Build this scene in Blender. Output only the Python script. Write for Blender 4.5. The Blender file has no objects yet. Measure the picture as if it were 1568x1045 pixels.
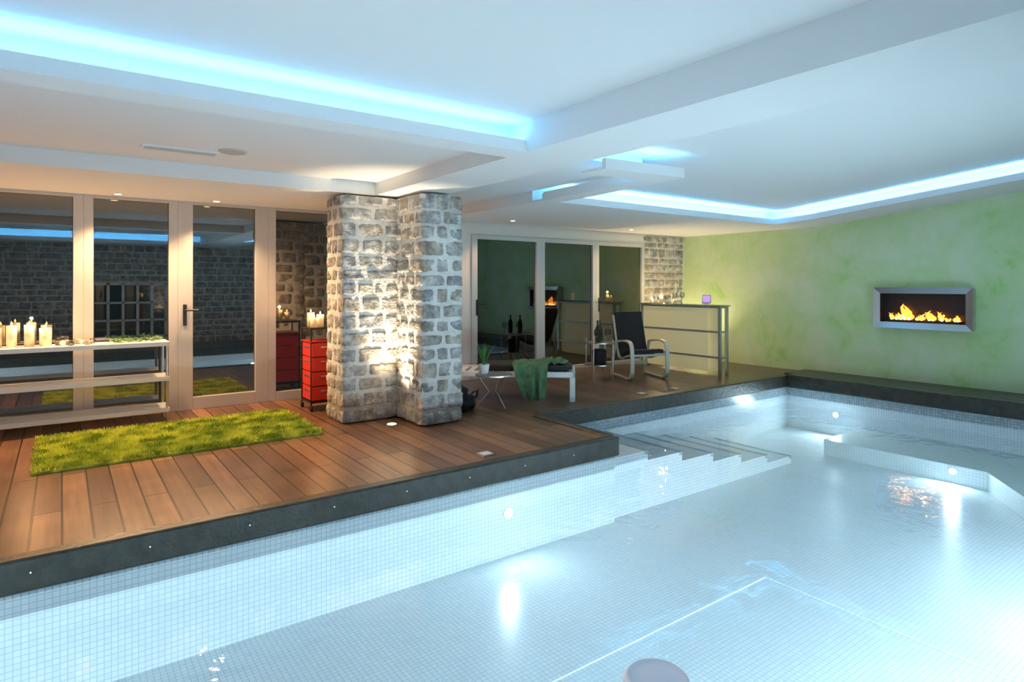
import bpy, math, random
from mathutils import Vector, Matrix, noise
random.seed(7)
ZOOM=None
sc=bpy.context.scene
try:
    sc.view_settings.view_transform='Standard'; sc.view_settings.look='None'; sc.view_settings.exposure=.1
except Exception as e: print(e)
PI=math.pi
# ---------------------------------------------------------------- materials
def newmat(n):
    m=bpy.data.materials.new(n); m.use_nodes=True
    nt=m.node_tree; b=nt.nodes['Principled BSDF']; return m,nt,b
def L(nt,a,b): nt.links.new(a,b)
def simple(n,col,rough=.5,metal=0,emit=None,es=0,spec=.5,bump=0,bs=60,var=0,vs=4):
    m,nt,b=newmat(n)
    b.inputs['Base Color'].default_value=(*col,1); b.inputs['Roughness'].default_value=rough
    b.inputs['Metallic'].default_value=metal; b.inputs['Specular IOR Level'].default_value=spec
    if emit: b.inputs['Emission Color'].default_value=(*emit,1); b.inputs['Emission Strength'].default_value=es
    tc=nt.nodes.new('ShaderNodeTexCoord')
    if bump:
        t=nt.nodes.new('ShaderNodeTexNoise'); t.inputs['Scale'].default_value=bs; t.inputs['Detail'].default_value=4
        bp=nt.nodes.new('ShaderNodeBump'); bp.inputs['Strength'].default_value=bump; bp.inputs['Distance'].default_value=.01
        L(nt,tc.outputs['Object'],t.inputs['Vector']); L(nt,t.outputs['Fac'],bp.inputs['Height']); L(nt,bp.outputs['Normal'],b.inputs['Normal'])
    if var:
        t=nt.nodes.new('ShaderNodeTexNoise'); t.inputs['Scale'].default_value=vs; t.inputs['Detail'].default_value=5
        r=nt.nodes.new('ShaderNodeValToRGB'); r.color_ramp.elements[0].position=.3; r.color_ramp.elements[1].position=.7
        r.color_ramp.elements[0].color=(*[c*(1-var) for c in col],1); r.color_ramp.elements[1].color=(*[min(1,c*(1+var)) for c in col],1)
        L(nt,tc.outputs['Object'],t.inputs['Vector']); L(nt,t.outputs['Fac'],r.inputs['Fac']); L(nt,r.outputs['Color'],b.inputs['Base Color'])
    return m
def emis(n,col,s):
    m,nt,b=newmat(n); nt.nodes.remove(b)
    e=nt.nodes.new('ShaderNodeEmission'); e.inputs[0].default_value=(*col,1); e.inputs[1].default_value=s
    L(nt,e.outputs[0],nt.nodes['Material Output'].inputs[0]); return m
def wood(n,c1,c2,mortar,along='y',bw=2.2,rh=.135,rough=.32):
    m,nt,b=newmat(n); tc=nt.nodes.new('ShaderNodeTexCoord'); mp=nt.nodes.new('ShaderNodeMapping')
    if along=='y': mp.inputs['Rotation'].default_value=(0,0,PI/2)
    L(nt,tc.outputs['Object'],mp.inputs['Vector'])
    br=nt.nodes.new('ShaderNodeTexBrick'); br.inputs['Scale'].default_value=1
    br.inputs['Brick Width'].default_value=bw; br.inputs['Row Height'].default_value=rh
    br.inputs['Mortar Size'].default_value=.005; br.inputs['Mortar Smooth'].default_value=.2; br.inputs['Bias'].default_value=-.1
    br.offset=.37; br.squash=1
    br.inputs['Color1'].default_value=(*c1,1); br.inputs['Color2'].default_value=(*c2,1); br.inputs['Mortar'].default_value=(*mortar,1)
    L(nt,mp.outputs[0],br.inputs['Vector'])
    mp2=nt.nodes.new('ShaderNodeMapping'); mp2.inputs['Scale'].default_value=(1.5,28,28)
    L(nt,mp.outputs[0],mp2.inputs['Vector'])
    t=nt.nodes.new('ShaderNodeTexNoise'); t.inputs['Scale'].default_value=1; t.inputs['Detail'].default_value=6
    L(nt,mp2.outputs[0],t.inputs['Vector'])
    t2=nt.nodes.new('ShaderNodeTexNoise'); t2.inputs['Scale'].default_value=2.2; t2.inputs['Detail'].default_value=3
    L(nt,tc.outputs['Object'],t2.inputs['Vector'])
    mr=nt.nodes.new('ShaderNodeMapRange'); mr.inputs['To Min'].default_value=.4; mr.inputs['To Max'].default_value=1.6
    L(nt,t.outputs['Fac'],mr.inputs['Value'])
    mr2=nt.nodes.new('ShaderNodeMapRange'); mr2.inputs['From Min'].default_value=.3; mr2.inputs['From Max'].default_value=.7; mr2.inputs['To Min'].default_value=.7; mr2.inputs['To Max'].default_value=1.2
    L(nt,t2.outputs['Fac'],mr2.inputs['Value'])
    mu=nt.nodes.new('ShaderNodeMath'); mu.operation='MULTIPLY'; L(nt,mr.outputs[0],mu.inputs[0]); L(nt,mr2.outputs[0],mu.inputs[1])
    vm=nt.nodes.new('ShaderNodeVectorMath'); vm.operation='SCALE'; L(nt,br.outputs['Color'],vm.inputs[0]); L(nt,mu.outputs[0],vm.inputs['Scale'])
    L(nt,vm.outputs[0],b.inputs['Base Color']); b.inputs['Roughness'].default_value=rough
    bp=nt.nodes.new('ShaderNodeBump'); bp.inputs['Strength'].default_value=.6; bp.inputs['Distance'].default_value=.005; bp.invert=True
    L(nt,br.outputs['Fac'],bp.inputs['Height']); L(nt,bp.outputs['Normal'],b.inputs['Normal'])
    return m
def mosaic(n,c1,c2,line,size=.03,lw=.13,rough=.25):
    m,nt,b=newmat(n); N=nt.nodes
    tc=N.new('ShaderNodeTexCoord'); ge=N.new('ShaderNodeNewGeometry')
    sc_=N.new('ShaderNodeVectorMath'); sc_.operation='SCALE'; sc_.inputs['Scale'].default_value=1/size; L(nt,tc.outputs['Object'],sc_.inputs[0])
    off=N.new('ShaderNodeVectorMath'); off.inputs[1].default_value=(.31,.37,.41); L(nt,sc_.outputs[0],off.inputs[0])
    fr=N.new('ShaderNodeVectorMath'); fr.operation='FRACTION'; L(nt,off.outputs[0],fr.inputs[0])
    fl=N.new('ShaderNodeVectorMath'); fl.operation='FLOOR'; L(nt,off.outputs[0],fl.inputs[0])
    s1=N.new('ShaderNodeSeparateXYZ'); L(nt,fr.outputs[0],s1.inputs[0])
    ab=N.new('ShaderNodeVectorMath'); ab.operation='ABSOLUTE'; L(nt,ge.outputs['True Normal'],ab.inputs[0])
    s2=N.new('ShaderNodeSeparateXYZ'); L(nt,ab.outputs[0],s2.inputs[0])
    prev=None
    for i in range(3):
        lt=N.new('ShaderNodeMath'); lt.operation='LESS_THAN'; lt.inputs[1].default_value=lw; L(nt,s1.outputs[i],lt.inputs[0])
        lo=N.new('ShaderNodeMath'); lo.operation='LESS_THAN'; lo.inputs[1].default_value=.5; L(nt,s2.outputs[i],lo.inputs[0])
        mu=N.new('ShaderNodeMath'); mu.operation='MULTIPLY'; L(nt,lt.outputs[0],mu.inputs[0]); L(nt,lo.outputs[0],mu.inputs[1])
        if prev is None: prev=mu
        else:
            mx=N.new('ShaderNodeMath'); mx.operation='MAXIMUM'; L(nt,prev.outputs[0],mx.inputs[0]); L(nt,mu.outputs[0],mx.inputs[1]); prev=mx
    wn=N.new('ShaderNodeTexWhiteNoise'); L(nt,fl.outputs[0],wn.inputs['Vector'])
    m1=N.new('ShaderNodeMix'); m1.data_type='RGBA'; m1.inputs[6].default_value=(*c1,1); m1.inputs[7].default_value=(*c2,1); L(nt,wn.outputs['Value'],m1.inputs[0])
    m2=N.new('ShaderNodeMix'); m2.data_type='RGBA'; m2.inputs[7].default_value=(*line,1); L(nt,m1.outputs[2],m2.inputs[6]); L(nt,prev.outputs[0],m2.inputs[0])
    L(nt,m2.outputs[2],b.inputs['Base Color']); b.inputs['Roughness'].default_value=rough
    return m
def stone_mat(n,cols):
    m,nt,b=newmat(n); N=nt.nodes; tc=N.new('ShaderNodeTexCoord')
    t=N.new('ShaderNodeTexNoise'); t.inputs['Scale'].default_value=9; t.inputs['Detail'].default_value=9; t.inputs['Roughness'].default_value=.7
    L(nt,tc.outputs['Object'],t.inputs['Vector'])
    r=N.new('ShaderNodeValToRGB'); e=r.color_ramp.elements
    e[0].position=.34; e[0].color=(*cols[0],1); e[1].position=.66; e[1].color=(*cols[2],1)
    x=e.new(.5); x.color=(*cols[1],1)
    L(nt,t.outputs['Fac'],r.inputs['Fac']); L(nt,r.outputs[0],b.inputs['Base Color']); b.inputs['Roughness'].default_value=.9
    t2=N.new('ShaderNodeTexNoise'); t2.inputs['Scale'].default_value=45; t2.inputs['Detail'].default_value=6; L(nt,tc.outputs['Object'],t2.inputs['Vector'])
    bp=N.new('ShaderNodeBump'); bp.inputs['Strength'].default_value=.9; bp.inputs['Distance'].default_value=.02
    L(nt,t2.outputs['Fac'],bp.inputs['Height']); L(nt,bp.outputs['Normal'],b.inputs['Normal'])
    return m
def thin(n,tint,ior,rough=0,bump=0,bs=3):
    m,nt,b=newmat(n); nt.nodes.remove(b); N=nt.nodes
    tr=N.new('ShaderNodeBsdfTransparent'); tr.inputs[0].default_value=(*tint,1)
    gl=N.new('ShaderNodeBsdfGlossy'); gl.inputs['Roughness'].default_value=rough
    f=N.new('ShaderNodeFresnel'); f.inputs[0].default_value=ior
    mx=N.new('ShaderNodeMixShader'); L(nt,f.outputs[0],mx.inputs[0]); L(nt,tr.outputs[0],mx.inputs[1]); L(nt,gl.outputs[0],mx.inputs[2])
    L(nt,mx.outputs[0],N['Material Output'].inputs[0])
    if bump:
        tc=N.new('ShaderNodeTexCoord'); t=N.new('ShaderNodeTexNoise'); t.inputs['Scale'].default_value=bs; t.inputs['Detail'].default_value=3; t.inputs['Distortion'].default_value=.6
        L(nt,tc.outputs['Object'],t.inputs['Vector'])
        bp=N.new('ShaderNodeBump'); bp.inputs['Strength'].default_value=bump; bp.inputs['Distance'].default_value=.03
        L(nt,t.outputs['Fac'],bp.inputs['Height']); L(nt,bp.outputs[0],gl.inputs['Normal']); L(nt,bp.outputs[0],f.inputs['Normal'])
    return m
M={}
M['plaster']=simple('white_plaster',(.84,.84,.84),.85,bump=.15,bs=90)
M['plasterw']=simple('wall_plaster',(.75,.74,.7),.85,bump=.15,bs=90)
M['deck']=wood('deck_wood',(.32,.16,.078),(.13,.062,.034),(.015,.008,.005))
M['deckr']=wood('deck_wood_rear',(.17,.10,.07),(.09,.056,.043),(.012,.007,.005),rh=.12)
M['coping']=simple('coping_wood',(.038,.036,.026),.35,bump=.3,bs=40,var=.4,vs=14)
M['mosaic']=mosaic('pool_mosaic',(.86,.89,.90),(.78,.84,.87),(.53,.66,.72))
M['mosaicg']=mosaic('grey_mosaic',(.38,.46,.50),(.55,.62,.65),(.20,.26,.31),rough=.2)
M['stone']=stone_mat('stone_grey',[(.17,.16,.145),(.42,.405,.375),(.76,.74,.70)])
M['stone2']=stone_mat('stone_brown',[(.20,.165,.13),(.44,.385,.32),(.76,.71,.64)])
M['stone3']=stone_mat('stone_blue',[(.14,.14,.145),(.33,.335,.34),(.68,.68,.68)])
M['mortar']=stone_mat('lime_mortar',[(.70,.68,.64),(.82,.81,.77),(.90,.89,.86)])
M['frame']=simple('door_frame_alu',(.56,.53,.49),.45,.1)
M['framel']=simple('door_frame_light',(.6,.62,.61),.4,.2)
M['glass']=thin('window_glass',(.55,.6,.6),2.8)
M['glassd']=thin('drinking_glass',(.85,.9,.9),1.5)
M['water']=thin('pool_water',(.93,.98,1.0),1.33,.01,.25,3.5)
M['white']=simple('white_paint',(.85,.85,.83),.35)
M['black']=simple('black_fabric',(.012,.012,.014),.8,bump=.2,bs=300)
M['blackp']=simple('black_plastic',(.015,.015,.015),.35)
M['steel']=simple('brushed_steel',(.55,.56,.58),.28,1)
M['red']=simple('red_lacquer',(.75,.03,.015),.3)
M['wax']=simple('candle_wax',(.80,.66,.45),.5,emit=(1,.55,.2),es=.25)
M['flame']=emis('flame',(1,.30,.04),3)
M['flamec']=emis('flame_core',(1,.62,.22),8)
M['led']=emis('led_strip',(.12,.52,1.0),24)
M['ledr']=emis('led_strip_right',(.12,.52,1.0),56)
M['stud']=emis('stud_led',(.75,.93,1.0),1.0)
M['lampw']=emis('warm_lamp',(1,.72,.4),6)
M['lampc']=emis('cool_lamp',(.85,.96,1.0),3)
M['towel']=simple('green_towel',(.10,.21,.10),.95,bump=.6,bs=120,var=.3,vs=12)
M['leaf']=simple('leaf_green',(.06,.2,.04),.5)
M['birch']=simple('bent_birch',(.66,.64,.54),.4)
M['screen']=emis('purple_screen',(.6,.35,.9),1.0)
M['barp']=simple('bar_panel',(.62,.60,.36),.5,emit=(1,.85,.42),es=.18)
M['barf']=simple('bar_frame',(.45,.5,.48),.35,.6)
M['dark']=simple('firebox_black',(.02,.015,.015),.35)
M['bottle']=simple('bottle_dark',(.01,.02,.012),.1)
M['plast']=simple('float_plastic',(.74,.80,.92),.3)
M['vent']=simple('vent_grey',(.55,.53,.5),.5)
# green wall
m,nt,b=newmat('green_marbled_plaster'); N=nt.nodes; tc=N.new('ShaderNodeTexCoord')
t=N.new('ShaderNodeTexNoise'); t.inputs['Scale'].default_value=1.9; t.inputs['Detail'].default_value=8; t.inputs['Roughness'].default_value=.66; t.inputs['Distortion'].default_value=.35
L(nt,tc.outputs['Object'],t.inputs['Vector']); r=N.new('ShaderNodeValToRGB'); e=r.color_ramp.elements
e[0].position=.3; e[0].color=(.38,.64,.17,1); e[1].position=.64; e[1].color=(.68,.77,.52,1); x=e.new(.42); x.color=(.56,.72,.36,1)
L(nt,t.outputs['Fac'],r.inputs['Fac']); L(nt,r.outputs[0],b.inputs['Base Color']); b.inputs['Roughness'].default_value=.75; M['green']=m
# rug
m,nt,b=newmat('rug_green'); N=nt.nodes; tc=N.new('ShaderNodeTexCoord')
t=N.new('ShaderNodeTexNoise'); t.inputs['Scale'].default_value=7; t.inputs['Detail'].default_value=4
L(nt,tc.outputs['Object'],t.inputs['Vector']); r=N.new('ShaderNodeValToRGB'); e=r.color_ramp.elements
e[0].position=.38; e[0].color=(.26,.36,.02,1); e[1].position=.60; e[1].color=(.74,.78,.10,1)
L(nt,t.outputs['Fac'],r.inputs['Fac']); L(nt,r.outputs[0],b.inputs['Base Color']); b.inputs['Roughness'].default_value=.9; M['rug']=m

# ---------------------------------------------------------------- builder
def tmpl(n=4):
    d={};V=[];F=[]
    def vid(p):
        k=tuple(round(c,4) for c in p)
        if k not in d: d[k]=len(V); V.append(p)
        return d[k]
    for ax in range(3):
        for s in(-1,1):
            for i in range(n):
                for j in range(n):
                    q=[]
                    for (a,c) in((i,j),(i+1,j),(i+1,j+1),(i,j+1)):
                        p=[0,0,0]; p[ax]=s; p[(ax+1)%3]=-1+2*a/n; p[(ax+2)%3]=-1+2*c/n; q.append(vid(tuple(p)))
                    F.append(q if s>0 else q[::-1])
    return V,F
TV,TF=tmpl(4)
TV6,TF6=tmpl(7)
class B:
    def __init__(s): s.v=[];s.f=[];s.m=[];s.sm=[];s.mats=[];s.M=Matrix.Identity(4)
    def mi(s,k):
        if k not in s.mats: s.mats.append(k)
        return s.mats.index(k)
    def add(s,vs,fs,mat,smooth=False):
        o=len(s.v); s.v+= [tuple(s.M@Vector(p)) for p in vs]; k=s.mi(mat)
        for f in fs: s.f.append([i+o for i in f]); s.m.append(k); s.sm.append(smooth)
    def box(s,x0,x1,y0,y1,z0,z1,mat):
        x0,x1=min(x0,x1),max(x0,x1);y0,y1=min(y0,y1),max(y0,y1);z0,z1=min(z0,z1),max(z0,z1)
        vs=[(x,y,z) for x in(x0,x1) for y in(y0,y1) for z in(z0,z1)]
        s.add(vs,[(0,1,3,2),(4,6,7,5),(0,4,5,1),(2,3,7,6),(0,2,6,4),(1,5,7,3)],mat)
    def gbox(s,x0,x1,y0,y1,z0,z1,mat,zf,st=.6):
        nx=max(1,int((x1-x0)/st+.5)); ny=max(1,int((y1-y0)/st+.5))
        vs=[];ix={}
        for k,z in enumerate((z0,z1)):
            for i in range(nx+1):
                for j in range(ny+1):
                    x=x0+(x1-x0)*i/nx;y=y0+(y1-y0)*j/ny; ix[k,i,j]=len(vs); vs.append((x,y,z+zf(x,y)))
        fs=[]
        for i in range(nx):
            for j in range(ny):
                fs.append((ix[0,i,j],ix[0,i,j+1],ix[0,i+1,j+1],ix[0,i+1,j])); fs.append((ix[1,i,j],ix[1,i+1,j],ix[1,i+1,j+1],ix[1,i,j+1]))
        for i in range(nx):
            fs.append((ix[0,i,0],ix[0,i+1,0],ix[1,i+1,0],ix[1,i,0])); fs.append((ix[0,i+1,ny],ix[0,i,ny],ix[1,i,ny],ix[1,i+1,ny]))
        for j in range(ny):
            fs.append((ix[0,0,j+1],ix[0,0,j],ix[1,0,j],ix[1,0,j+1])); fs.append((ix[0,nx,j],ix[0,nx,j+1],ix[1,nx,j+1],ix[1,nx,j]))
        s.add(vs,fs,mat)
    def rbox(s,x0,x1,y0,y1,z0,z1,mat,p=6,nz=0,amp=0,hi=False):
        c=((x0+x1)/2,(y0+y1)/2,(z0+z1)/2); h=((x1-x0)/2,(y1-y0)/2,(z1-z0)/2); vs=[]
        for q in (TV6 if hi else TV):
            n=(abs(q[0])**p+abs(q[1])**p+abs(q[2])**p)**(1/p); w=[c[i]+h[i]*q[i]/n for i in range(3)]
            if amp:
                k=noise.noise_vector(Vector(w)*nz)*amp+noise.noise_vector(Vector(w)*nz*3)*amp*.5; w=[w[i]+k[i] for i in range(3)]
            vs.append(tuple(w))
        s.add(vs,TF6 if hi else TF,mat,True)
    def cyl(s,p0,p1,r0,r1=None,mat='white',seg=14,caps=True,smooth=True):
        r1=r0 if r1 is None else r1; p0=Vector(p0);p1=Vector(p1); d=(p1-p0).normalized()
        a=Vector((0,0,1)) if abs(d.z)<.9 else Vector((1,0,0)); u=d.cross(a).normalized(); w=d.cross(u)
        vs=[]
        for p,r in((p0,r0),(p1,r1)):
            for i in range(seg): t=2*PI*i/seg; vs.append(tuple(p+u*math.cos(t)*r+w*math.sin(t)*r))
        s.add(vs,[(i,(i+1)%seg,seg+(i+1)%seg,seg+i) for i in range(seg)],mat,smooth)
        if caps: s.add(vs,[tuple(range(seg))[::-1],tuple(range(seg,2*seg))],mat)
    def lathe(s,c,prof,mat,seg=20,sq=1):
        vs=[];n=len(prof)
        for (r,z) in prof:
            for i in range(seg): t=2*PI*i/seg; vs.append((c[0]+r*math.cos(t),c[1]+r*math.sin(t)*sq,c[2]+z))
        fs=[(k*seg+i,k*seg+(i+1)%seg,(k+1)*seg+(i+1)%seg,(k+1)*seg+i) for k in range(n-1) for i in range(seg)]
        s.add(vs,fs,mat,True)
    def tube(s,pts,r,mat,seg=8):
        for a,b_ in zip(pts[:-1],pts[1:]): s.cyl(a,b_,r,r,mat,seg)
        for p in pts[1:-1]: s.lathe(p,[(0.0001,-r),(r*.7,-r*.7),(r,0),(r*.7,r*.7),(.0001,r)],mat,seg)
    def ribbon(s,pts,x0,x1,th,mat):
        P=[Vector((0,a,b_)) for a,b_ in pts]
        for _ in range(3):
            Q=[P[0]]
            for a,b_ in zip(P[:-1],P[1:]): Q+=[a*.75+b_*.25,a*.25+b_*.75]
            Q.append(P[-1]); P=Q
        vs=[];n=len(P)
        for i,p in enumerate(P):
            t=(P[min(i+1,n-1)]-P[max(i-1,0)]).normalized(); nn=Vector((0,-t.z,t.y))*th/2
            for x in(x0,x1):
                for sg in(1,-1): q=p+nn*sg; vs.append((x,q.y,q.z))
        fs=[]
        for i in range(n-1):
            a=i*4;b_=a+4
            fs+=[(a,b_,b_+2,a+2),(a+1,a+3,b_+3,b_+1),(a,a+1,b_+1,b_),(a+2,b_+2,b_+3,a+3)]
        fs+=[(0,2,3,1),((n-1)*4,(n-1)*4+1,(n-1)*4+3,(n-1)*4+2)]
        s.add(vs,fs,mat,False)
    def flame(s,c,h,r,mat='flame',wob=0):
        vs=[];seg=10;prof=[(.0005,0),(r*.7,h*.1),(r,h*.28),(r*.8,h*.5),(r*.4,h*.78),(.0005,h)]
        ph=random.uniform(0,6)
        for (q,z) in prof:
            ox=wob*math.sin(ph+z/h*4)*z/h*r; 
            for i in range(seg): t=2*PI*i/seg; vs.append((c[0]+q*math.cos(t),c[1]+ox+q*math.sin(t),c[2]+z))
        s.add(vs,[(k*seg+i,k*seg+(i+1)%seg,(k+1)*seg+(i+1)%seg,(k+1)*seg+i) for k in range(5) for i in range(seg)],mat,True)
    def done(s,name,bevel=0,loc=None):
        me=bpy.data.meshes.new(name); me.from_pydata(s.v,[],s.f)
        for k in s.mats: me.materials.append(M[k])
        me.polygons.foreach_set('material_index',s.m); me.polygons.foreach_set('use_smooth',s.sm); me.update()
        o=bpy.data.objects.new(name,me); sc.collection.objects.link(o)
        if bevel:
            md=o.modifiers.new('bevel','BEVEL'); md.width=bevel; md.segments=2; md.limit_method='ANGLE'
        return o
def R(x,y,z=0,rz=0): return Matrix.Translation((x,y,z))@Matrix.Rotation(rz,4,'Z')

XL,XR,YB,YF=-3.5,9.1,-1.2,7.2
zl,zm,zh=2.17,2.29,2.37
def zf(x,y): return .1*max(0,4.7-y)*min(1,max(0,(x-3)/5.3))
# ---------------------------------------------------------------- ceiling
b=B(); P='plaster'
b.gbox(XL,XR,YB,YF-.04,zh,zh+.15,P,zf,.5)
g=lambda *a:b.gbox(*a[:6],P,zf,.5)
YC=YF-.04
g(XL,2.45,3.42,5.62,zm,zh)
g(XL,2.98,5.62,YC,zl,zh)
g(XL,2.45,3.20,3.22,zl,zl+.075); g(XL,2.45,3.22,3.42,zl,zl+.02); g(XL,2.45,3.39,3.42,zl+.02,zh)
g(2.45,2.98,YB,5.62,zl,zh)
g(2.98,4.0,3.6,YC,zm,zh)
g(4.0,XR,5.12,YC,zl,zh); g(4.0,8.3,4.94,4.96,zl,zl+.075); g(4.0,8.44,4.96,5.12,zl,zl+.02)
g(4.0,4.22,3.6,4.94,zl,zl+.09)
g(3.3,4.22,3.33,3.37,zl,zl+.08); g(3.3,4.22,3.37,3.6,zl,zl+.02)
g(8.265,8.285,YB,4.96,zl,zl+.075); g(8.285,8.44,YB,4.96,zl,zl+.02); g(8.44,XR,YB,5.12,zl,zh)
for xa,xb_ in((XL,2.45),(2.98,8.265)):
    g(xa,xb_,-.62,-.60,zl,zl+.075); g(xa,xb_,YB,-.62,zl,zl+.02); g(xa,xb_,YB,-.79,zl+.02,zh)
b.done('ceiling')
b=B()
b.gbox(XL+.05,2.43,3.235,3.265,zl+.022,zl+.034,'led',zf); b.gbox(4.25,8.3,4.975,5.005,zl+.022,zl+.034,'ledr',zf)
b.gbox(8.30,8.33,YB+.1,4.94,zl+.022,zl+.034,'ledr',zf); b.gbox(3.35,4.15,3.4,3.42,zl+.022,zl+.034,'ledr',zf)
b.gbox(XL+.05,2.43,-.665,-.635,zl+.022,zl+.034,'led',zf); b.gbox(3.0,8.2,-.665,-.635,zl+.022,zl+.034,'ledr',zf)
b.done('led_strip_light')
# ---------------------------------------------------------------- floor / deck
b=B()
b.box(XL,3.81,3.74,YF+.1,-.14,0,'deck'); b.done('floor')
b=B()
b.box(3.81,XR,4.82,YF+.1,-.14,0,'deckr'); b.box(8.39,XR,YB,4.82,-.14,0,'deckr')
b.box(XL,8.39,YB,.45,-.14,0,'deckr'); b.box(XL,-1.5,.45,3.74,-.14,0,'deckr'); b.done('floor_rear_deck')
b=B(); c='coping'
b.box(-1.5,3.83,3.70,3.80,-.15,.012,c); b.box(3.76,3.86,3.80,4.82,-.15,.012,c)
b.box(3.86,8.45,4.79,4.90,-.15,.012,c); b.box(8.33,8.50,.45,4.79,-.15,.03,c); b.box(8.50,9.09,.45,4.93,.0,.03,c)
b.box(-1.5,8.33,.35,.49,-.15,.012,c); b.box(-1.6,-1.46,.49,3.7,-.15,.012,c); b.done('trim_coping',.012)
b=B(); u=-1.1
while u<3.8: b.cyl((u,3.702,-.06),(u,3.697,-.06),.004,.004,'stud',10); u+=.49
b.done('coping_stud_lights')
# pool
zb=-.72; W='mosaic'
b=B()
b.box(-1.6,3.81,3.74,3.84,zb-.2,-.15,W); b.box(3.71,3.81,3.84,4.82,zb-.2,-.15,W); b.box(3.81,8.49,4.82,4.92,zb-.2,-.15,W)
b.box(8.39,8.49,.45,4.82,zb-.2,-.15,W); b.box(-1.6,8.49,.35,.45,zb-.2,-.15,W); b.box(-1.6,-1.5,.45,3.74,zb-.2,-.15,W)
b.box(-1.5,3.94,2.42,4.82,zb-.2,zb,W); b.box(3.94,8.39,.45,4.82,zb-.2,zb,W); b.box(-1.5,3.94,.45,2.42,zb-.25,zb-.006,W)
G='mosaicg'
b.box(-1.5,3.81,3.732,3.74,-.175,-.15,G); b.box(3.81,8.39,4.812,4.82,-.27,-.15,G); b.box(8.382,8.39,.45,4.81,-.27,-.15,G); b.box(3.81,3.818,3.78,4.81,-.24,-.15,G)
for i in range(6):
    b.box(3.818+i*.48,3.818+(i+1)*.48,3.80,4.812,zb,-.2-.088*i,W)
    b.box(3.818+(i+1)*.48-.04,3.818+(i+1)*.48+.003,3.797,4.812,-.2-.088*i-.03,-.2-.088*i+.003,G)
pts=[(7.35,3.76),(7.35,2.15),(6.6,1.6),(5.9,.45),(8.39,.45),(8.39,3.76)]
n=len(pts); vs=[(x,y,zb) for x,y in pts]+[(x,y,zb+.18) for x,y in pts]
b.add(vs,[(i,(i+1)%n,n+(i+1)%n,n+i) for i in range(n)]+[tuple(range(n,2*n))],W)
b.done('pool_basin')
b=B(); zw=-.27
b.add([(-1.5,.45,zw),(3.81,.45,zw),(3.81,3.74,zw),(-1.5,3.74,zw)],[(0,1,2,3)],'water')
b.add([(3.81,.45,zw),(8.39,.45,zw),(8.39,4.82,zw),(3.81,4.82,zw)],[(0,1,2,3)],'water')
b.done('pool_water')
def lamp(p,nrm,name='pool_lamp',r=.045,e=12,col=(.68,.89,1)):
    b=B(); p=Vector(p); nrm=Vector(nrm)
    b.cyl(p,p+nrm*.008,r,r*.95,'mosaic',20); b.cyl(p+nrm*.008,p+nrm*.012,r*.85,r*.8,'lampc',20); b.done(name)
    l=bpy.data.lights.new(name+'_light','AREA'); l.shape='DISK'; l.size=.08; l.energy=e; l.color=col
    o=bpy.data.objects.new(name+'_light',l); o.location=p+nrm*.02; o.rotation_euler=nrm.to_track_quat('-Z','Y').to_euler(); sc.collection.objects.link(o)
lamp((2.69,3.74,-.40),(0,-1,0),e=4); lamp((8.39,4.13,-.44),(-1,0,0),e=9); lamp((7.35,2.44,-.60),(-1,0,0),r=.04,e=7)
for x,e in((-.6,10),(.7,11),(2.0,16),(3.3,22),(4.6,24),(5.7,18)): lamp((x,.45,-.40),(0,1,0),e=e)  # unseen near-wall lamps, added to spread light evenly through the pool
lamp((-1.5,1.3,-.42),(1,0,0),e=15); lamp((-1.5,2.7,-.42),(1,0,0),e=8)  # unseen left-wall lamps, added to brighten the pool floor
# ---------------------------------------------------------------- stones
def course_run(b,axis,a0,a1,face,sgn,z0,z1,depth,lmin,lmax,hi=False,c0=False,c1=False):
    a=a0
    while a<a1-.02:
        w=random.uniform(lmin,lmax)
        if a1-(a+w)<lmin*.6: w=a1-a
        gp=random.uniform(.022,.036); zz=random.uniform(.024,.040); out=random.uniform(.004,.014)
        f0=face+sgn*out; f1=face-sgn*depth
        mat=random.choice(['stone','stone','stone2','stone3'])
        A0,A1=a+gp*.5,a+w-gp*.5
        if c0 and a==a0: A0=a-random.uniform(.004,.012)
        if c1 and a+w>a1-.001: A1=a1+random.uniform(.004,.012)
        if axis=='x': b.rbox(A0,A1,min(f0,f1),max(f0,f1),z0+zz*.5,z1-zz*.5,mat,12,14,.011,hi)
        else: b.rbox(min(f0,f1),max(f0,f1),A0,A1,z0+zz*.5,z1-zz*.5,mat,12,14,.011,hi)
        a+=w
def pier(b,x0,x1,y0,y1,z0,z1,skip=()):
    b.rbox(x0-.002,x1+.002,y0-.002,y1+.002,z0-.0,z1,'mortar',60)
    z=z0;k=0
    while z<z1-.03:
        h=random.uniform(.125,.17)
        if z1-(z+h)<.08: h=z1-z
        D=.14;e=k%2==1;d_=.125
        course_run(b,'x',x0+(0 if e else D),x1-(0 if e else D),y0,-1,z,z+h,d_,.15,.30,True,e,e)
        course_run(b,'x',x0+(0 if e else D),x1-(0 if e else D),y1,1,z,z+h,d_,.15,.30,False,e,e)
        course_run(b,'y',y0+(D if e else 0),y1-(D if e else 0),x0,-1,z,z+h,d_,.15,.30,True,not e,not e)
        course_run(b,'y',y0+(D if e else 0),y1-(D if e else 0),x1,1,z,z+h,d_,.15,.30,False,not e,not e)
        z+=h;k+=1
b=B()
pier(b,2.11,2.66,5.56,5.98,0,zl-.012)
pier(b,2.66,3.08,5.04,5.98,0,zl-.012)
b.done('stone_pier')
def stonewall(b,axis,a0,a1,face,sgn,z0,z1):
    z=z0
    while z<z1-.03:
        h=random.uniform(.10,.17)
        if z1-(z+h)<.08: h=z1-z
        course_run(b,axis,a0-random.random()*.0,a1,face,sgn,z,z+h,.08,.14,.42); z+=h
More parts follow.
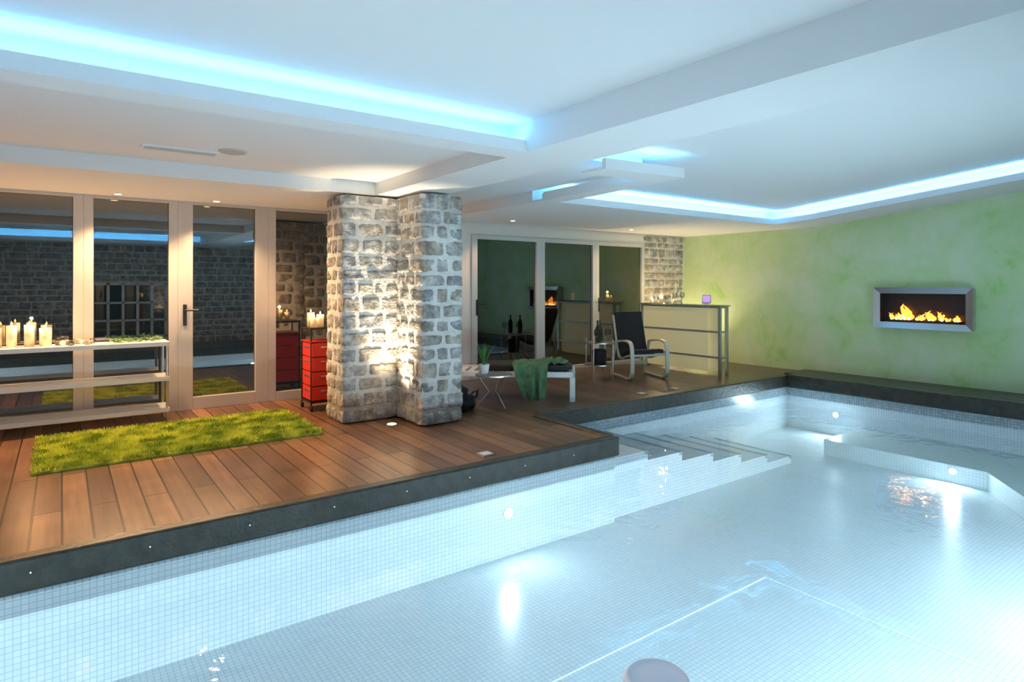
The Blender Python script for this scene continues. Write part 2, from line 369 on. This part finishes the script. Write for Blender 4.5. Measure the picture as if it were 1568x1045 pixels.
b=B(); b.box(8.03,XR,YF+.01,YF+.2,0,2.4,'mortar'); stonewall(b,'x',8.04,XR-.02,YF,-1,0,2.15); b.done('wall_back')
b=B(); b.box(2.98,4.55,YF,YF+.2,0,2.4,'plasterw'); b.box(4.55,8.03,YF,YF+.2,2.0,2.4,'plasterw'); b.box(XL,2.98,YF,YF+.2,zl+.03,2.5,'plasterw')
b.done('wall_back_header')
b=B(); b.box(XR,XR+.2,YB,YF+.2,-.1,2.95,'green'); b.done('wall_right')
b=B(); b.box(XL-.2,XL,YB,YF+.2,-.1,2.6,'plasterw'); b.done('wall_left')
b=B()
b.box(XL,.5,YB-.2,YB-.02,0,2.6,'mortar'); b.box(1.9,XR,YB-.2,YB-.02,0,3.0,'mortar'); b.box(.5,1.9,YB-.2,YB-.02,1.35,2.6,'mortar'); b.box(.5,1.9,YB-.2,YB-.02,0,.15,'mortar')
stonewall(b,'x',XL,.5,YB,1,0,2.16); stonewall(b,'x',1.9,6.5,YB,1,0,2.16); stonewall(b,'x',.5,1.9,YB,1,1.37,2.16)
b.done('wall_front')
b=B()
b.box(.5,1.9,YB-.12,YB-.06,.15,.2,'white'); b.box(.5,1.9,YB-.12,YB-.06,1.3,1.35,'white')
for i in range(6): b.box(.5+i*.27,.5+i*.27+.05,YB-.12,YB-.06,.15,1.35,'white')
for z in (.52,.9): b.box(.5,1.9,YB-.12,YB-.06,z,z+.04,'white')
b.box(.5,1.9,YB-.10,YB-.09,.2,1.3,'glass'); b.done('window_1')
# ---------------------------------------------------------------- glazed doors
def glazing(name,x0,x1,z0,z1,fw,mat,y=YF,bot=.06,top=.06,handle=None):
    b=B(); 
    b.box(x0,x0+fw,y-.03,y+.05,z0,z1,mat); b.box(x1-fw,x1,y-.03,y+.05,z0,z1,mat)
    b.box(x0+fw,x1-fw,y-.03,y+.05,z1-top,z1,mat); b.box(x0+fw,x1-fw,y-.03,y+.05,z0,z0+bot,mat)
    b.box(x0+fw,x1-fw,y+.005,y+.015,z0+bot,z1-top,'glass')
    if handle is not None:
        b.box(handle-.018,handle+.018,y-.04,y-.03,.88,1.1,'blackp'); b.cyl((handle,y-.04,1.04),(handle,y-.085,1.04),.01,.01,'blackp')
        b.cyl((handle,y-.085,1.04),(handle+.12,y-.085,1.04),.01,.01,'blackp')
    b.done(name,.004)
zt=zl+.03
glazing('window_2',XL,.165,0,zt,.08,'frame',bot=.1)
glazing('window_3',.165,.965,0,zt,.08,'frame',bot=.1)
glazing('door_1',.965,1.865,0,zt,.14,'frame',bot=.13,handle=1.03)
glazing('window_4',1.865,2.98,0,zt,.08,'frame',bot=.1)
glazing('door_2',4.55,5.77,0,2.0,.09,'framel',handle=4.63)
glazing('door_3',5.77,6.89,0,2.0,.07,'framel')
glazing('door_4',6.89,8.03,0,2.0,.07,'framel',handle=6.96)
# ---------------------------------------------------------------- rug
b=B(); x0,x1,y0,y1=-.17,1.84,5.33,6.48
b.box(x0,x1,y0,y1,0.001,.018,'rug')
vs=[];fs=[]
for i in range(26000):
    x=random.uniform(x0,x1);y=random.uniform(y0,y1);h=random.uniform(.022,.045)
    a=random.uniform(0,2*PI);w=.0045; lx=random.gauss(0,.012);ly=random.gauss(0,.012); n=len(vs)
    vs+=[(x-w*math.cos(a),y-w*math.sin(a),.012),(x+w*math.cos(a),y+w*math.sin(a),.012),(x+lx+w*.5*math.cos(a),y+ly+w*.5*math.sin(a),.012+h),(x+lx-w*.5*math.cos(a),y+ly-w*.5*math.sin(a),.012+h)]
    fs.append((n,n+1,n+2,n+3))
b.add(vs,fs,'rug'); b.done('shag_rug')
# ---------------------------------------------------------------- candle shelf
b=B()
for z in (.755,.42,.12):
    for k in range(4): b.box(-2.2,.84,6.76+k*.088,6.76+k*.088+.078,z-.022,z,'white')
    b.box(-2.2,.84,6.75,6.76,z-.04,z,'white')
for x in (-2.15,-.75,.82):
    for y in (6.775,7.09): b.cyl((x,y,0),(x,y,.735),.012,.012,'steel',10)
    b.cyl((x,6.775,.06),(x,7.09,.06),.008,.008,'steel')
b.done('white_shelf_unit')
def candle(x,y,z,r,h,name='pillar_candle'):
    b=B(); b.lathe((x,y,z),[(.001,0.001),(r,0.001),(r,h),(r*.85,h-.003),(r*.6,h-.01),(.001,h-.012)],'wax',20); b.cyl((x,y,z+h-.012),(x,y,z+h+.008),.0015,.0015,'blackp',6)
    b.flame((x,y,z+h+.003),.035,.008,'flamec'); b.done(name)
for x,y,r,h in ((-.357,6.95,.037,.19),(-.235,6.97,.037,.19),(-.12,6.95,.045,.16),(-.46,6.98,.035,.17)): candle(x,y,.755,r,h)
b=B()
for i in range(14):
    x=-.03+i*.02+random.uniform(-.01,.01); y=random.uniform(6.84,7.05); r=random.uniform(.016,.026)
    b.lathe((x,y,.756),[(.001,0),(r*.8,0),(r,r*.9),(r*.75,r*1.7),(.001,r*1.9)],random.choice(['wax','glassd','stone2','white']),10)
b.done('votive_holders')
b=B()
for i in range(90):
    x=.36+random.random()*.42; y=random.uniform(6.86,7.05); a=random.random()*6.28; z=.757
    l=random.uniform(.03,.06); dx,dy=math.cos(a)*l,math.sin(a)*l; hh=random.uniform(.01,.04)
    b.add([(x,y,z),(x+dx*.5-dy*.25,y+dy*.5+dx*.25,z+hh),(x+dx,y+dy,z+hh*.6),(x+dx*.5+dy*.25,y+dy*.5-dx*.25,z+hh*.8)],[(0,1,2,3)],'leaf')
b.done('ivy_garland')
# ---------------------------------------------------------------- red trolley
b=B(); x0,x1,y0,y1=2.06,2.40,6.33,6.65
for x in(x0+.01,x1-.01):
    for y in(y0+.01,y1-.01):
        b.cyl((x,y,.06),(x,y,.86),.01,.01,'blackp',8); b.cyl((x-.012,y,.028),(x+.012,y,.028),.027,.027,'blackp',14)
        b.cyl((x,y,.03),(x,y,.07),.008,.008,'steel',8)
b.box(x0,x1,y0,y1,.08,.1,'blackp'); b.box(x0,x1,y0,y1,.84,.86,'blackp')
for i in range(4):
    z=.11+i*.15; b.box(x0+.012,x1-.012,y0-.005,y1-.01,z,z+.14,'red'); b.box(x0+.1,x1-.1,y0-.02,y0-.005,z+.09,z+.105,'steel'); b.box(x0+.004,x0+.012,y0+.08,y1-.08,z+.09,z+.105,'steel')
b.box(x0,x1,y0,y1,.71,.72,'red')
b.done('red_drawer_trolley',.004)
for x,y,r,h in ((2.12,6.4,.037,.1),(2.2,6.45,.037,.13),(2.13,6.54,.037,.15),(2.3,6.42,.03,.1)): candle(x,y,.86,r,h)
# ---------------------------------------------------------------- fireplace
b=B(); y0,y1,z0,z1=2.76,3.90,.73,1.27; xf=XR-.16; xb=XR-.002
iy0,iy1,iz0,iz1=y0+.08,y1-.08,z0+.08,z1-.08
def ring(X,a0,a1,c0,c1): return [(X,a0,c0),(X,a1,c0),(X,a1,c1),(X,a0,c1)]
vs=ring(xb,y0+.02,y1-.02,z0+.02,z1-.02)+ring(xf,y0,y1,z0,z1)+ring(xf+.02,iy0,iy1,iz0,iz1)+ring(xb-.01,iy0,iy1,iz0,iz1)
b.add(vs,[(i,(i+1)%4,4+(i+1)%4,4+i) for i in range(4)]+[(4+i,4+(i+1)%4,8+(i+1)%4,8+i) for i in range(4)],'steel')
b.add(vs,[(8+i,8+(i+1)%4,12+(i+1)%4,12+i) for i in range(4)]+[(12,13,14,15)],'dark')
b.box(xf+.05,xb-.02,iy0+.08,iy1-.08,iz0,iz0+.03,'dark')
for fy,fh in((.90,.10),(.84,.07),(.72,.20),(.78,.13),(.67,.12),(.56,.06),(.50,.10),(.40,.13),(.35,.09),(.24,.11),(.18,.06),(.08,.07),(.04,.05)):
    y=iy0+(iy1-iy0)*(.06+.9*fy); h=fh*1.05
    for k in range(3):
        b.flame((xf+.09+random.uniform(-.015,.015),y+random.uniform(-.02,.02),iz0+.03),h*random.uniform(.7,1.1),h*.14+.012,'flame',1.5)
    b.flame((xf+.07,y,iz0+.03),h*.5,h*.1+.006,'flamec',1)
b.done('wall_fireplace')
# ---------------------------------------------------------------- bar counter
b=B(); X0,X1,Y0,Y1=7.66,7.82,5.42,6.88
for x in(X0,X1):
    for y in(Y0,Y1): b.box(x-.02,x+.02,y-.02,y+.02,0,1.0,'barf')
for z in(.98,.62,.25):
    for x in(X0,): b.box(x-.014,x+.014,Y0,Y1,z-.014,z+.014,'barf')
    for y in(Y0,Y1): b.box(X0,X1,y-.014,y+.014,z-.014,z+.014,'barf')
b.box(X0-.005,X0+.005,Y0+.2,Y1-.02,.635,.965,'barp'); b.box(X0-.005,X0+.005,Y0+.2,Y1-.02,.265,.605,'barp'); b.box(X0-.005,X0+.005,Y0+.2,Y1-.02,.04,.235,'barp')
b.box(X0+.05,X0+.06,Y0+.02,Y1-.02,.04,.97,'barp')
b.box(X0-.04,X1+.04,Y0-.04,Y1+.04,1.0,1.015,'glassd'); b.box(X0-.04,X1+.04,Y0-.045,Y1+.04,.99,1.0,'barf')
b.done('bar_counter',.003)
for x,y,h in ((7.72,6.75,.08),(7.78,6.6,.12)): candle(x,y,1.017,.028,h)
b=B(); b.M=R(7.75,5.72,1.017,-.5); b.box(-.07,.07,-.01,.01,0.012,.14,'white'); b.box(-.055,.055,-.013,-.01,.03,.125,'screen'); b.box(-.03,.03,-.02,.05,0,.012,'white'); b.done('small_display')
b=B()
for x,y in((7.75,6.3),(7.8,6.2)):
    b.lathe((x,y,1.017),[(.03,0.001),(.004,.006),(.004,.07),(.03,.1),(.034,.14),(.028,.17)],'glassd',14)
b.done('wine_glasses')
# ---------------------------------------------------------------- armchair
b=B(); b.M=R(6.60,6.02,0,-.36)@Matrix.Diagonal((.88,.85,.98,1))
for x in(-.33,.27):
    b.ribbon([(.34,.015),(-.1,.015),(-.36,.015),(-.42,.1),(-.42,.3),(-.40,.5),(-.28,.545),(0,.53),(.2,.5)],x,x+.06,.024,'birch')
    b.ribbon([(.36,.015),(.30,.25),(.20,.50)],x+.01,x+.05,.024,'birch')
    b.ribbon([(-.36,.36),(-.1,.31),(.12,.25),(.22,.35),(.30,.6),(.40,.88)],x+(.06 if x<0 else -.03),x+(.09 if x<0 else 0),.024,'birch')
b.ribbon([(-.40,.40),(-.2,.40),(.08,.30),(.18,.36),(.27,.6),(.38,.92)],-.24,.24,.05,'black')
b.box(-.3,.3,-.36,-.33,.33,.36,'birch'); b.box(-.3,.3,.24,.27,.16,.2,'birch')
b.done('bentwood_armchair')
# ---------------------------------------------------------------- sun lounger
ang=math.atan2(.66,-.75)-PI/2
b=B(); b.M=R(4.6,5.12,0,ang)
Ln,Wd=1.65,.56
b.box(0,.035,0,Ln,.27,.33,'white'); b.box(Wd-.035,Wd,0,Ln,.27,.33,'white'); b.box(0,Wd,0,.035,.27,.33,'white'); b.box(0,Wd,Ln-.035,Ln,.27,.33,'white')
for x in(0,Wd-.06):
    for y in(0,Ln-.25): b.box(x,x+.06,y,y+.06,0,.27,'white')
for i in range(14): b.box(.035,Wd-.035,.06+i*.11,.06+i*.11+.07,.295,.315,'white')
b.rbox(.03,Wd-.03,.03,1.1,.33,.40,'black',8); b.done('sun_lounger',.004)
bb=B(); bb.M=R(4.6,5.12,0,ang)
vs=[];fs=[];nu,nv=40,60
for i in range(nu+1):
    for j in range(nv+1):
        t=i/nu-.5; s_=j/nv*.96
        wd=.40 if s_<.5 else .40-.16*(s_-.5)/.46
        yy=.50+t*wd-(.10*(s_-.5) if s_>.5 else 0)
        fold=math.sin(t*17+3*noise.noise(Vector((t*3,s_*2,0))))
        hem=.06*noise.noise(Vector((t*4,7,2)))
        if s_<.5: x=.42-s_*.84; z=.412+.014*abs(fold)+.02*abs(noise.noise(Vector((yy*9,s_*9,3))))
        elif s_<.54: q=(s_-.5)/.04; x=-.025*q; z=.415+.012*abs(fold)*(1-q)-.02*q
        else: q=(s_-.54)/.42; x=-.03-.03*q-.028*(1+fold)*min(1,q*2.5); z=.395-q*(.36+hem)
        vs.append((x,yy,max(z,.012)))
fs=[(i*(nv+1)+j,(i+1)*(nv+1)+j,(i+1)*(nv+1)+j+1,i*(nv+1)+j+1) for i in range(nu) for j in range(nv)]
bb.add(vs,fs,'towel',True); 
for k in range(5): bb.rbox(.10,.44,.10+k*.045,.19+k*.045,.402,.43+.018*(k%2),'towel',3,16,.035,True)
o=bb.done('green_towel'); md=o.modifiers.new('s','SOLIDIFY'); md.thickness=.006
# ---------------------------------------------------------------- side table w plant, bag
b=B(); cx,cy=3.74,5.46
b.cyl((cx,cy,.335),(cx,cy,.35),.2,.2,'steel',28)
for k in range(3):
    a=k*2.094+.6; b.tube([(cx+.17*math.cos(a),cy+.17*math.sin(a),.335),(cx+.05*math.cos(a),cy+.05*math.sin(a),.16),(cx+.19*math.cos(a),cy+.19*math.sin(a),.006)],.006,'steel')
b.done('wire_side_table')
b=B(); px,py=3.62,5.47
b.lathe((px,py,.351),[(.001,0),(.045,0),(.06,.11),(.053,.11),(.048,.09),(.001,.09)],'white',20)
for k in range(22):
    a=k*2.4; l=random.uniform(.12,.26); t=random.uniform(.1,.6); w=.009
    p0=Vector((px,py,.44)); p1=p0+Vector((math.cos(a)*l*t*.5,math.sin(a)*l*t*.5,l*.6)); p2=p0+Vector((math.cos(a)*l*t,math.sin(a)*l*t,l)); s_=Vector((-math.sin(a),math.cos(a),0))*w
    b.add([tuple(p0-s_),tuple(p0+s_),tuple(p1+s_),tuple(p1-s_),tuple(p2)],[(0,1,2,3),(3,2,4)],'leaf')
b.done('potted_plant')
b=B(); b.M=R(3.36,5.52,0,.6); b.rbox(-.2,.2,-.14,.14,.0,.17,'black',3,6,.05,True); b.rbox(-.2,.0,-.12,.14,.12,.27,'black',2.6,6,.05,True); b.tube([(-.1,-.13,.14),(-.04,-.16,.2),(.08,-.16,.2),(.12,-.13,.12)],.01,'blackp'); b.done('black_bag')
# drinks table
b=B(); cx,cy=6.02,6.2
for z in(.5,.2): b.cyl((cx,cy,z),(cx,cy,z+.012),.21,.21,'steel',28)
for k in range(4):
    a=k*PI/2+.4; b.cyl((cx+.2*math.cos(a),cy+.2*math.sin(a),0),(cx+.2*math.cos(a),cy+.2*math.sin(a),.56),.008,.008,'steel',8)
b.done('drinks_table')
b=B()
for x,y,z in((cx-.05,cy-.02,.514),(cx+.08,cy+.07,.514)):
    b.lathe((x,y,z),[(.001,0),(.037,.0),(.038,.17),(.03,.2),(.013,.23),(.013,.3),(.001,.3)],'bottle',16)
b.lathe((cx,cy,.214),[(.001,0),(.09,.0),(.1,.18),(.08,.2),(.001,.2)],'black',16)
b.done('wine_bottles')
b=B()
for x,y in((cx-.13,cy-.08),(cx+.02,cy-.13),(cx+.13,cy-.05)): b.lathe((x,y,.513),[(.03,0.001),(.004,.006),(.004,.07),(.03,.1),(.036,.14),(.028,.18)],'glassd',14)
b.done('wine_glasses')
# float
b=B(); b.lathe((1.84,1.58,-.33),[(.001,0),(.09,0),(.1,.05),(.125,.07),(.132,.1),(.128,.12),(.112,.135),(.105,.130),(.06,.136),(.001,.138)],'plast',32); b.done('chlorine_float')
# ceiling fittings
b=B(); b.cyl((1.02,4.9,zm),(1.02,4.9,zm-.012),.10,.09,'vent',28); b.done('ceiling_speaker')
b=B(); b.box(.45,.95,5.0,5.12,zm-.012,zm,'white'); 
for k in range(4): b.box(.47,.93,5.015+k*.026,5.025+k*.026,zm-.016,zm-.012,'vent')
b.done('ceiling_vent')
# lights ----------------------------------------------------------------
def spot(name,p,t,e,col,size=1.2,rad=.03,blend=.6):
    l=bpy.data.lights.new(name,'SPOT'); l.energy=e; l.color=col; l.spot_size=size; l.spot_blend=blend; l.shadow_soft_size=rad
    o=bpy.data.objects.new(name,l); o.location=p; o.rotation_euler=(Vector(t)-Vector(p)).to_track_quat('-Z','Y').to_euler(); sc.collection.objects.link(o)
def point(name,p,e,col,rad=.012):
    l=bpy.data.lights.new(name,'POINT'); l.energy=e; l.color=col; l.shadow_soft_size=rad
    o=bpy.data.objects.new(name,l); o.location=p; sc.collection.objects.link(o)
warm=(1,.60,.30)
def added_downlight(x,y,z,e,col=warm,size=2.4,tgt=None):
    b=B(); b.cyl((x,y,z),(x,y,z-.006),.042,.042,'white',24); b.cyl((x,y,z-.006),(x,y,z-.008),.03,.028,'lampw',20); b.done('added_downlight')
    spot('added_downlight_lamp',(x,y,z-.04),tgt or (x,y,0),e,col,size)
for x,e in((-1.6,180),(.43,180),(1.29,140)): added_downlight(x,6.95,zl,e,tgt=(x,6.0,0))  # added fittings in the glass-side soffit, put in to warm the deck
for x in(4.9,7.2): added_downlight(x,6.7,zl,26)  # added rear fittings, put in for sparkle on the water
def uplight(x,y,e,tx,ty,sz=1.6,bl=.6):
    b=B(); b.cyl((x,y,.0),(x,y,.008),.055,.055,'steel',24); b.cyl((x,y,.008),(x,y,.010),.042,.042,'lampw',24); b.done('deck_uplight'); 
    if e: spot('uplight_lamp',(x,y,.04),(tx,ty,2.1),e,(1,.78,.50),sz,blend=bl)
uplight(2.48,5.30,270,2.62,5.52,.95,1)
uplight(8.7,6.85,75,8.8,7.05,2.2)
b=B()
for x,y in((2.63,3.95),(6.2,5.05),(5.6,5.05)): b.box(x-.055,x+.055,y-.055,y+.055,0,.008,'steel'); b.box(x-.04,x+.04,y-.04,y+.04,.008,.010,'vent' if x>5 else 'plast')
b.done('deck_light_plates')
point('candle_glow',(-.235,6.97,.985),9,(1,.5,.2)); point('candle_glow',(2.2,6.45,1.03),6,(1,.5,.2)); point('bar_glow',(7.78,6.6,1.18),12,(1,.72,.35)); point('fire_glow',(8.98,3.3,.9),1.2,(1,.5,.2))
w=bpy.data.worlds.new('night'); sc.world=w; w.use_nodes=True; w.node_tree.nodes['Background'].inputs[0].default_value=(.024,.032,.034,1); w.node_tree.nodes['Background'].inputs[1].default_value=1
# camera
cd=bpy.data.cameras.new('camera'); co=bpy.data.objects.new('camera',cd); sc.collection.objects.link(co)
co.location=(0,0,1.3); co.rotation_euler=(PI/2,0,-math.radians(36.1)); cd.sensor_width=36; cd.lens=945/1568*36; cd.shift_y=-(522.5-437)/1568; cd.clip_start=.05
if ZOOM:
    zx,zy,k=ZOOM; cd.lens*=k; cd.shift_x=k*(zx-512)/1024; cd.shift_y=k*(cd.shift_y-(zy-341)/1024)
sc.camera=co
